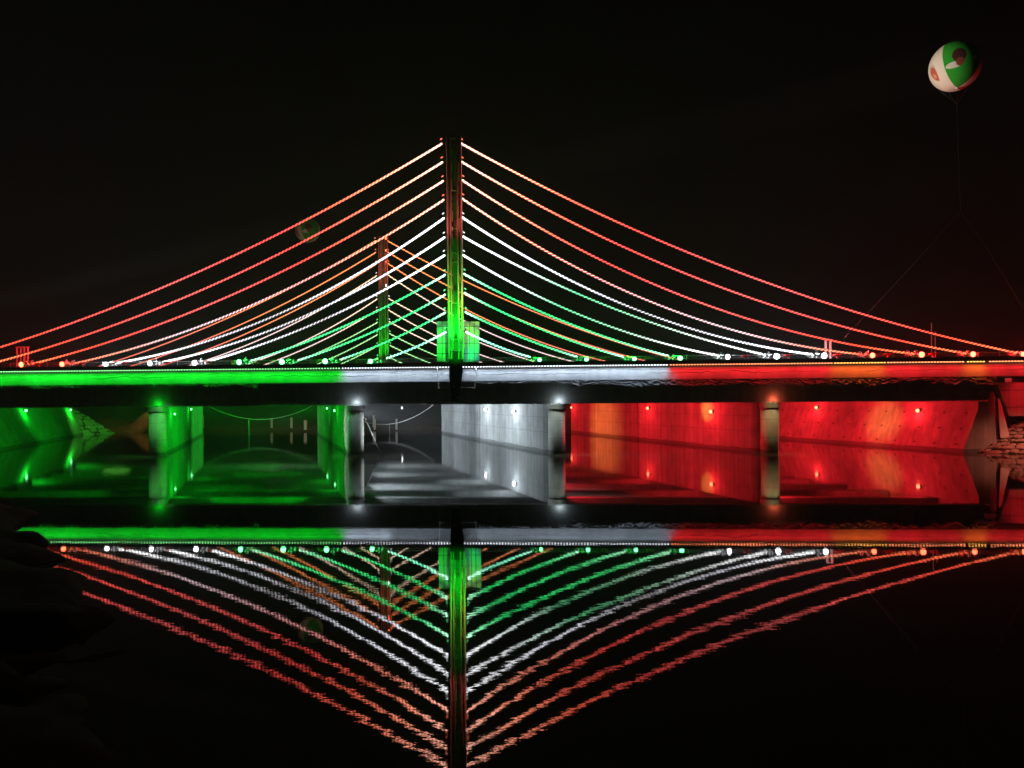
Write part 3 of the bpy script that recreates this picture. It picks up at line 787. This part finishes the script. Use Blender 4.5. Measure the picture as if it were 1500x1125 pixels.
# slim beams down the left abutment and amber ones on the red walls
lamp('wall_beam', 'SPOT', PY(92, 598, 92)+Vector((.9, 0, .3)), 9000, GREEN, aim=PY(122, 640, 98), angle=24, size=.05, blend=.5)
lamp('wall_beam', 'SPOT', PY(30, 598, 76)+Vector((.9, 0, .3)), 1800, GREEN, aim=PY(60, 650, 82), angle=26, size=.05, blend=.6)
lamp('wall_beam', 'SPOT', W(PS[2]+HW+3, 30.5, 3.9), 9000, (1, .42, .06), aim=P(887, 622, 31.5), angle=44, size=.6, blend=1)
lamp('wall_beam', 'SPOT', W(PS[3]-6, 8.0, 3.9), 2600, (1, .45, .07), aim=P(1036, 601, 9), angle=30, size=.2, blend=1)
lamp('wall_beam', 'SPOT', W(S_AR-5, 7.0, 4.1), 1500, (1, .42, .08), aim=P(1308, 622, 10), angle=54, size=.5, blend=1)
# uplights on the column caps
for k, (lc, e, word) in enumerate(((GREEN, 24, 'first'), (WHITE, 30, 'second'), (WHITE, 30, 'third'), ((1, .12, .05), 34, 'fourth'))):
    p = W(PS[k], .30, ZS)
    mb = MB(); mb.box(p+Vector((0,0,.03)), (.26,.12,.05)); mb.tube([p+Vector((0,-.0,.055)), p+Vector((0,-.0,.085))], .05, 8)
    centred(mb, p, 'cap_light', 'black', f'small uplight sitting on the cap of the {word} column from the left', 'uplight', 'uplights on the column caps')
    lamp('cap_glow', 'POINT', p+Vector((0, -.08, .22)), e, lc, size=.06)
# added spots off the coping, without fixtures, brighten the column fronts
for k, ds, e, lc in ((0, .8, 1500, (.25, 1, .3)), (2, -1.6, 950, (.85, 1, .8)), (3, -.9, 900, (1, 1, .42))):
    lamp('column_fill', 'SPOT', W(PS[k]+ds, -1.6, 7.7), e, lc, aim=W(PS[k], .0, -.6), angle=54, size=.12, blend=1)
lamp('rim_fill', 'SPOT', W(PS[1]-9, 7, 3.2), 9000, (.8, 1, .85), aim=W(PS[1], .9, 2.2), angle=26, size=.3)  # lamps added under the deck, no fixtures, for bright column edges
lamp('rim_fill', 'SPOT', W(PS[1]+9, 7, 3.2), 12000, (.9, 1, 1), aim=W(PS[1], .9, 2.2), angle=26, size=.3)
lamp('rim_fill', 'SPOT', W(PS[2]+8, 5, 3.2), 9000, RED, aim=W(PS[2], .9, 2.2), angle=26, size=.3)
lamp('rim_fill', 'SPOT', W(PS[3]+8, 5, 3.2), 9000, RED, aim=W(PS[3], .9, 2.2), angle=26, size=.3)
# warm lamp on the far bank
lamp('far_bank_light', 'SPOT', PY(196, 590, 118)+Vector((0, 0, 1.5)), 900, (1, .5, .15), aim=PY(196, 621, 123), angle=75, size=.3)
lamp('far_bank_light', 'SPOT', PY(420, 560, 112), 700, (1, .7, .4), aim=PY(440, 622, 122), angle=120, size=.3)
lamp('far_bank_light', 'SPOT', PY(560, 570, 112), 500, (.9, .95, .9), aim=PY(570, 622, 120), angle=120, size=.3)

# ------------------------------------------------------------------ stone pitching
def stone_cone(name, apex, rad, depth, a0_, a1_, size, label, seed, z0=-.4):
    rnd = random.Random(seed); th = thing(name, Vector((apex.x, apex.y, 0)), label, 'stone slope')
    hh = apex.z; 
    def surf(a, f, lift=0.0):                      # f: 0 apex .. 1 waterline
        return Vector((apex.x + math.cos(a)*(rad*f+lift*.5), apex.y + math.sin(a)*(depth*f+lift*.5), hh*(1-f)+lift*.8))
    mb = MB(); n, mrow = 28, 10
    for j in range(mrow+1):
        for i in range(n+1): mb.v.append(surf(a0_+(a1_-a0_)*i/n, 1.25*j/mrow, -.06))
    for j in range(mrow):
        for i in range(n): mb.f.append((j*(n+1)+i, j*(n+1)+i+1, (j+1)*(n+1)+i+1, (j+1)*(n+1)+i)); mb.m.append(0)
    mb.build('slope_bed', 'joint', th, fix=False)
    L = math.hypot(rad, hh); row = 0; f = .06; 
    while f < 1.12:
        df = size/L*rnd.uniform(.8, 1.1)
        arc = (a1_-a0_)*(rad*.6+depth*.4)*max(f, .1); k = max(2, int(arc/(size*1.35))); off = rnd.random()
        edges = [a0_+(a1_-a0_)*(i+off*.8+rnd.uniform(-.4,.4))/k for i in range(k+1)]
        for i in range(k):
            ea, eb = edges[i], edges[i+1]; g_ = .05
            mids = []; m_ = 8
            ca, cf = (ea+eb)/2, f+df/2+rnd.uniform(-.22, .22)*df
            up = rnd.uniform(.03, .12); tilt = rnd.uniform(-.05, .05)
            ring = []
            for q in range(m_):
                an = 2*math.pi*q/m_; ex = math.copysign(abs(math.cos(an))**.55, math.cos(an)); ey = math.copysign(abs(math.sin(an))**.55, math.sin(an))
                ring.append((ca+ex*(eb-ea)/2*rnd.uniform(.76,1.02), cf+ey*df/2*rnd.uniform(.74,1.08), ex))
            sm = MB()
            vs = [surf(a, ff, -.08) for a, ff, _ in ring] + [surf(a*.86+ca*.14, ff*.88+cf*.12, up+tilt*e) for a, ff, e in ring] + [surf(ca, cf, up+.04)]
            fs = [(q, (q+1) % m_, m_+(q+1) % m_, m_+q) for q in range(m_)] + [(m_+q, m_+(q+1) % m_, 2*m_) for q in range(m_)]
            sm.add(vs, fs); sm.build('stone', 'stone', th)
        f += df
    return th
ap = P(1600, 556, 1.8)
stone_cone('stone_slope', ap, ap.x-P(1430, 664, 0).x, 4.2, math.pi*.96, math.pi*1.62, .62, 'stone pitched slope rising from the water at the right abutment', 4)
ap2 = P(92, 588, 46)
stone_cone('stone_slope', ap2, PY(163, 636, ap2.y).x-ap2.x, 4.5, -math.pi*.55, math.pi*.2, .9, 'green lit stone slope at the far end of the left abutment', 6)
lamp('slope_fill', 'SPOT', PY(190, 590, 100), 6000, (.2, 1, .1), aim=PY(140, 625, 111), angle=40, size=.2)  # lamps without fixtures, added to brighten the stone slopes
lamp('slope_fill', 'SPOT', P(1630, 570, -4.5), 5200, (1, .22, .13), aim=P(1510, 655, -1.5), angle=58, size=.3, blend=1)
lamp('wing_fill', 'SPOT', P(1570, 560, -4.5), 1500, RED, aim=P(1500, 585, -.1), angle=50, size=.3)  # added red fill in front of the wing panels, no fixture

# ------------------------------------------------------------------ wires, poles, posts
def sagline(pts_px, t, r, n=24):
    (x0, y0), (x1, y1), (x2, y2) = pts_px
    A, Mid, B = P(x0, y0, t), P(x1, y1, t), P(x2, y2, t)
    um = (x1-x0)/(x2-x0); out = []
    for i in range(n+1):
        u = i/n
        l0 = (u-um)*(u-1)/((0-um)*(0-1)); l1 = u*(u-1)/(um*(um-1)); l2 = u*(u-um)/((1-um))
        out.append(A*l0+Mid*l1+B*l2)
    return out
for pts, t, dx, dy, lab in (([(300, 592), (379, 614.5), (462, 592)], 42.6, 364.5, 634.5, 'pale cable sagging between the first and second piers'),
                     ([(518, 612), (562, 621.8), (636, 592)], 42.6, 570.5, 634.5, 'pale cable sagging between the second and third piers')):
    th = thing('sagging_cable', P(pts[1][0], pts[1][1], t), lab, 'cable', 'cables sagging under the bridge')
    mb = MB(); mb.tube(sagline(pts, t, .05), .05, 6); mb.build('cable', 'wire', th)
    mb = MB(); yy = 614.2 if dx < 500 else 621.6; mb.tube([P(dx, yy, t), P(dx+.2, dy+2, t)], .035, 5); mb.build('hanging_wire', 'wire', th)
lamp('wire_fill', 'POINT', P(390, 603, 36), 260, (.75, 1, .8), size=.2)  # unseen fill lamps added to bring out the sagging cables
lamp('wire_fill', 'POINT', P(590, 603, 36), 200, (.95, 1, 1), size=.2)
mb = MB(); p0 = P(534, 612, 1.3); p1 = P(557, 663.5, 2.4); mb.tube([p0, p1, p1+(p1-p0)*.3], .06, 6)
centred(mb, p1, 'leaning_pole', 'wire', 'thin pale pole leaning out of the water against the second column', 'pole')
mb = MB(); mb.tube([P(1139.5, 592, .6), P(1139.8, 630, .6), P(1139, 664, .6), P(1139, 670, .6)], .10, 8)
centred(mb, P(1139, 664, .6), 'drain_pipe', 'wire', 'drain pipe running down the right side of the fourth column', 'pipe')
for i, (x, y0, y1, wd) in enumerate(((427, 612, 620, 3), (447.5, 616, 629, 4), (398, 613, 619, 3), (549, 614, 629, 3), (581, 614, 629, 3), (296.5, 609, 612, 3.5), (547.5, 609, 613, 3))):
    Y = 117.5 + (0 if y1 > 625 else 5); A, B = PY(x, y0, Y), PY(x, 629.5 if Y < 118 else 627, Y)
    mb = MB(); h = wd*Y/F; mb.box((A+B)/2, (h, h*.8, (A-B).length)); mb.box(A, (h*1.15, h*.95, .06))
    centred(mb, B, 'marker_post', 'white', 'white marker post on far bank, ' + ['third from the right between the first two piers', 'tallest one left of the second pier wall', 'slim one below the sagging cable on the left',
            'taller one just right of the second column', 'nearest to the third pier wall', 'low one beside the first pier wall', 'short one by the second column'][i], 'post', 'marker posts on the far bank')
# frames and poles standing on the deck
th = thing('bar_frame', P(33, 533, 3), 'small frame of pale upright bars on the deck by the leftmost floodlight', 'frame')
for x in (25, 30.5, 35.5, 41): 
    mb = MB(); q = [(x-1.3, 509), (x+1.3, 509), (x+1.3, 540), (x-1.3, 540)]; mb.hexa([P(a, b, 3) for a, b in q], [P(a, b, 3.1) for a, b in q]); mb.build('bar', 'steel_red', th)
mb = MB(); mb.tube([P(23, 508.5, 3.05), P(43, 508.5, 3.05)], .06, 6); mb.build('top_rail', 'steel_red', th)
th = thing('twin_post', P(1213, 530, 3), 'pair of pink posts on the deck below the red cables', 'post')
for x in (1209.5, 1216.3):
    mb = MB(); mb.tube([P(x, 497, 3), P(x+.2, 540, 3)], .11, 8); mb.build('post', 'steel_red', th)
mb = MB(); mb.tube([P(1208, 497.5, 3), P(1218, 497, 3)], .05, 6); mb.build('tie_bar', 'steel_red', th)
lamp('deck_light', 'POINT', P(1225, 505, 0), 90, RED, size=.3)
lamp('deck_light', 'POINT', P(48, 515, 0), 60, RED, size=.3)
for x, y0, n in ((1364.5, 473, 'taller'), (1370, 485, 'shorter')):
    mb = MB(); mb.tube([P(x, y0, 8), P(x, 540, 8)], .05, 6)
    centred(mb, P(x, 530, 8), 'thin_pole', 'steel_grey', f'{n} of two thin poles behind the right deck edge', 'pole', 'thin poles behind the deck edge')

# ------------------------------------------------------------------ balloons
def balloon_mat(name):
    m, nt, o = newmat(name); L = nt.links.new
    tc = N(nt, 'TexCoord'); sx = N(nt, 'SeparateXYZ'); L(tc.outputs['Object'], sx.inputs[0])
    at = N(nt, 'Math', operation='ARCTAN2'); L(sx.outputs['Y'], at.inputs[0]); L(sx.outputs['X'], at.inputs[1])
    mr = N(nt, 'MapRange', i_From_Min=-math.pi, i_From_Max=math.pi); L(at.outputs[0], mr.inputs['Value'])
    wcol, gcol, rcol = (.72, .60, .52, 1), (.03, .30, .03, 1), (.45, .05, .03, 1)
    r = ramp(nt, [(0, wcol), (.265, gcol), (.52, wcol), (.64, rcol), (.78, wcol)], mr.outputs[0], 'CONSTANT')
    colour = r.outputs[0]
    def blob(cx, cz, rx, rz, col, ang, colour):      # printed patch seen at angle ang round the balloon
        a = N(nt, 'Math', operation='SUBTRACT'); L(at.outputs[0], a.inputs[0]); a.inputs[1].default_value = ang
        d1 = N(nt, 'Math', operation='MULTIPLY'); L(a.outputs[0], d1.inputs[0]); d1.inputs[1].default_value = 1/rx
        z1 = N(nt, 'Math', operation='SUBTRACT'); L(sx.outputs['Z'], z1.inputs[0]); z1.inputs[1].default_value = cz
        z2 = N(nt, 'Math', operation='MULTIPLY'); L(z1.outputs[0], z2.inputs[0]); z2.inputs[1].default_value = 1/rz
        p1 = N(nt, 'Math', operation='MULTIPLY'); L(d1.outputs[0], p1.inputs[0]); L(d1.outputs[0], p1.inputs[1])
        p2 = N(nt, 'Math', operation='MULTIPLY_ADD'); L(z2.outputs[0], p2.inputs[0]); L(z2.outputs[0], p2.inputs[1]); L(p1.outputs[0], p2.inputs[2])
        lt = N(nt, 'Math', operation='LESS_THAN'); L(p2.outputs[0], lt.inputs[0]); lt.inputs[1].default_value = 1
        mx = N(nt, 'MixRGB'); L(lt.outputs[0], mx.inputs[0]); L(colour, mx.inputs[1]); mx.inputs[2].default_value = col
        return mx.outputs[0]
    for ang in BAL:
        colour = blob(*ang, colour)
    bs = N(nt, 'BsdfPrincipled', i_Roughness=.28); L(colour, bs.inputs['Base Color']); L(bs.outputs[0], o.inputs[0]); return m
hp = -math.pi/2
BAL = [(0, -.98, .36, .24, (.62, .56, .48, 1), hp+.50), (0, -.25, .27, .62, (.06, .022, .02, 1), hp+.72), (0, -.82, .17, .32, (.22, .05, .035, 1), hp+.74),
       (0, -.75, .21, .80, (.5, .45, .40, 1), hp-.50), (0, -.85, .18, .62, (.52, .10, .07, 1), hp-.50), (0, -1.05, .08, .2, (.7, .3, .2, 1), hp-.52)]
mat_bal = balloon_mat('printed balloon vinyl')
def balloon(px, py, rpx, Y, rot, label, tether):
    c = PY(px, py, Y); R = rpx*Y/F
    th = thing('advertising_balloon', c, label, 'balloon', 'printed balloons in the night sky'); th.rotation_euler = (math.radians(-8), math.radians(-9), rot)
    mb = MB(); n = 26
    prof = [(max(.01, R*math.sin(math.pi*i/n)), -R*math.cos(math.pi*i/n)*(1.0 if i > n/2 else 1.02)) for i in range(n+1)]
    k = 2.1/R
    mb.lathe((0,0,0), [(r*k, z*k) for r, z in prof], 48)
    mb.v = [v for v in mb.v]
    o = mb.build('skin', mat_bal, None, True); o.parent = th; o.scale = (1/k,)*3
    mb = MB(); mb.tube([(0,0,-R*1.0), (0,0,-R*1.09)], [.12, .07], 8); v = mb.build('valve', 'white'); v.parent = th
    return c, R
c, R = balloon(1399, 97, 34.5, 58, math.radians(-62), 'large white and green printed balloon floating at top right', True)
th = thing('tether_line', PY(1403, 167, 58), 'thin dark tether hanging from the large balloon and forking to the deck', 'rope')
mb = MB()
for x, y in ((1378, 134), (1390, 137), (1402, 137), (1416, 130)): mb.tube([PY(x, y, 58), PY(1402, 153, 58)], .018, 4)
mb.tube([PY(1402, 153, 58), PY(1401.5, 166, 58)], .035, 5); mb.build('bridle', 'dark_rope', th)
mb = MB(); mb.tube([PY(1402, 166, 58), PY(1404, 230, 58.5), PY(1407, 310, 59)], .018, 4); mb.build('line', 'dark_rope', th)
mb = MB(); mb.tube([PY(1407, 310, 59), PY(1340, 385, 61), PY(1237, 495, 66)], .02, 4); mb.build('line', 'dark_rope', th)
mb = MB(); mb.tube([PY(1407, 310, 59), PY(1440, 355, 61), PY(1510, 470, 66)], .010, 4); mb.build('line', 'dark_rope', th)
balloon(450.5, 337, 18, 122, math.radians(-22), 'dim green printed balloon behind the two upper left cables', False)
lamp('balloon_fill', 'SPOT', (-58, 43, 4.0), 330000, (1, .86, .72), aim=PY(1393, 98, 58), angle=2.8, size=.1)  # spot added out of frame, no fixture, to light the large balloon
lamp('balloon_fill', 'SPOT', PY(420, 520, 108), 700, (.9, .9, .7), aim=PY(450, 337, 122), angle=12, size=.2)

# ------------------------------------------------------------------ night haze
m, nt, o = newmat('night haze')
pv = N(nt, 'VolumePrincipled'); pv.inputs['Color'].default_value = (.9, .9, .9, 1); pv.inputs['Density'].default_value = .0006
nt.links.new(pv.outputs[0], o.inputs['Volume'])
mb = MB(); mb.hexa([(-430,-50,-3), (430,-50,-3), (430,470,-3), (-430,470,-3)], [(-430,-50,46), (430,-50,46), (430,470,46), (-430,470,46)])
tag(mb.build('haze', m), kind='stuff')
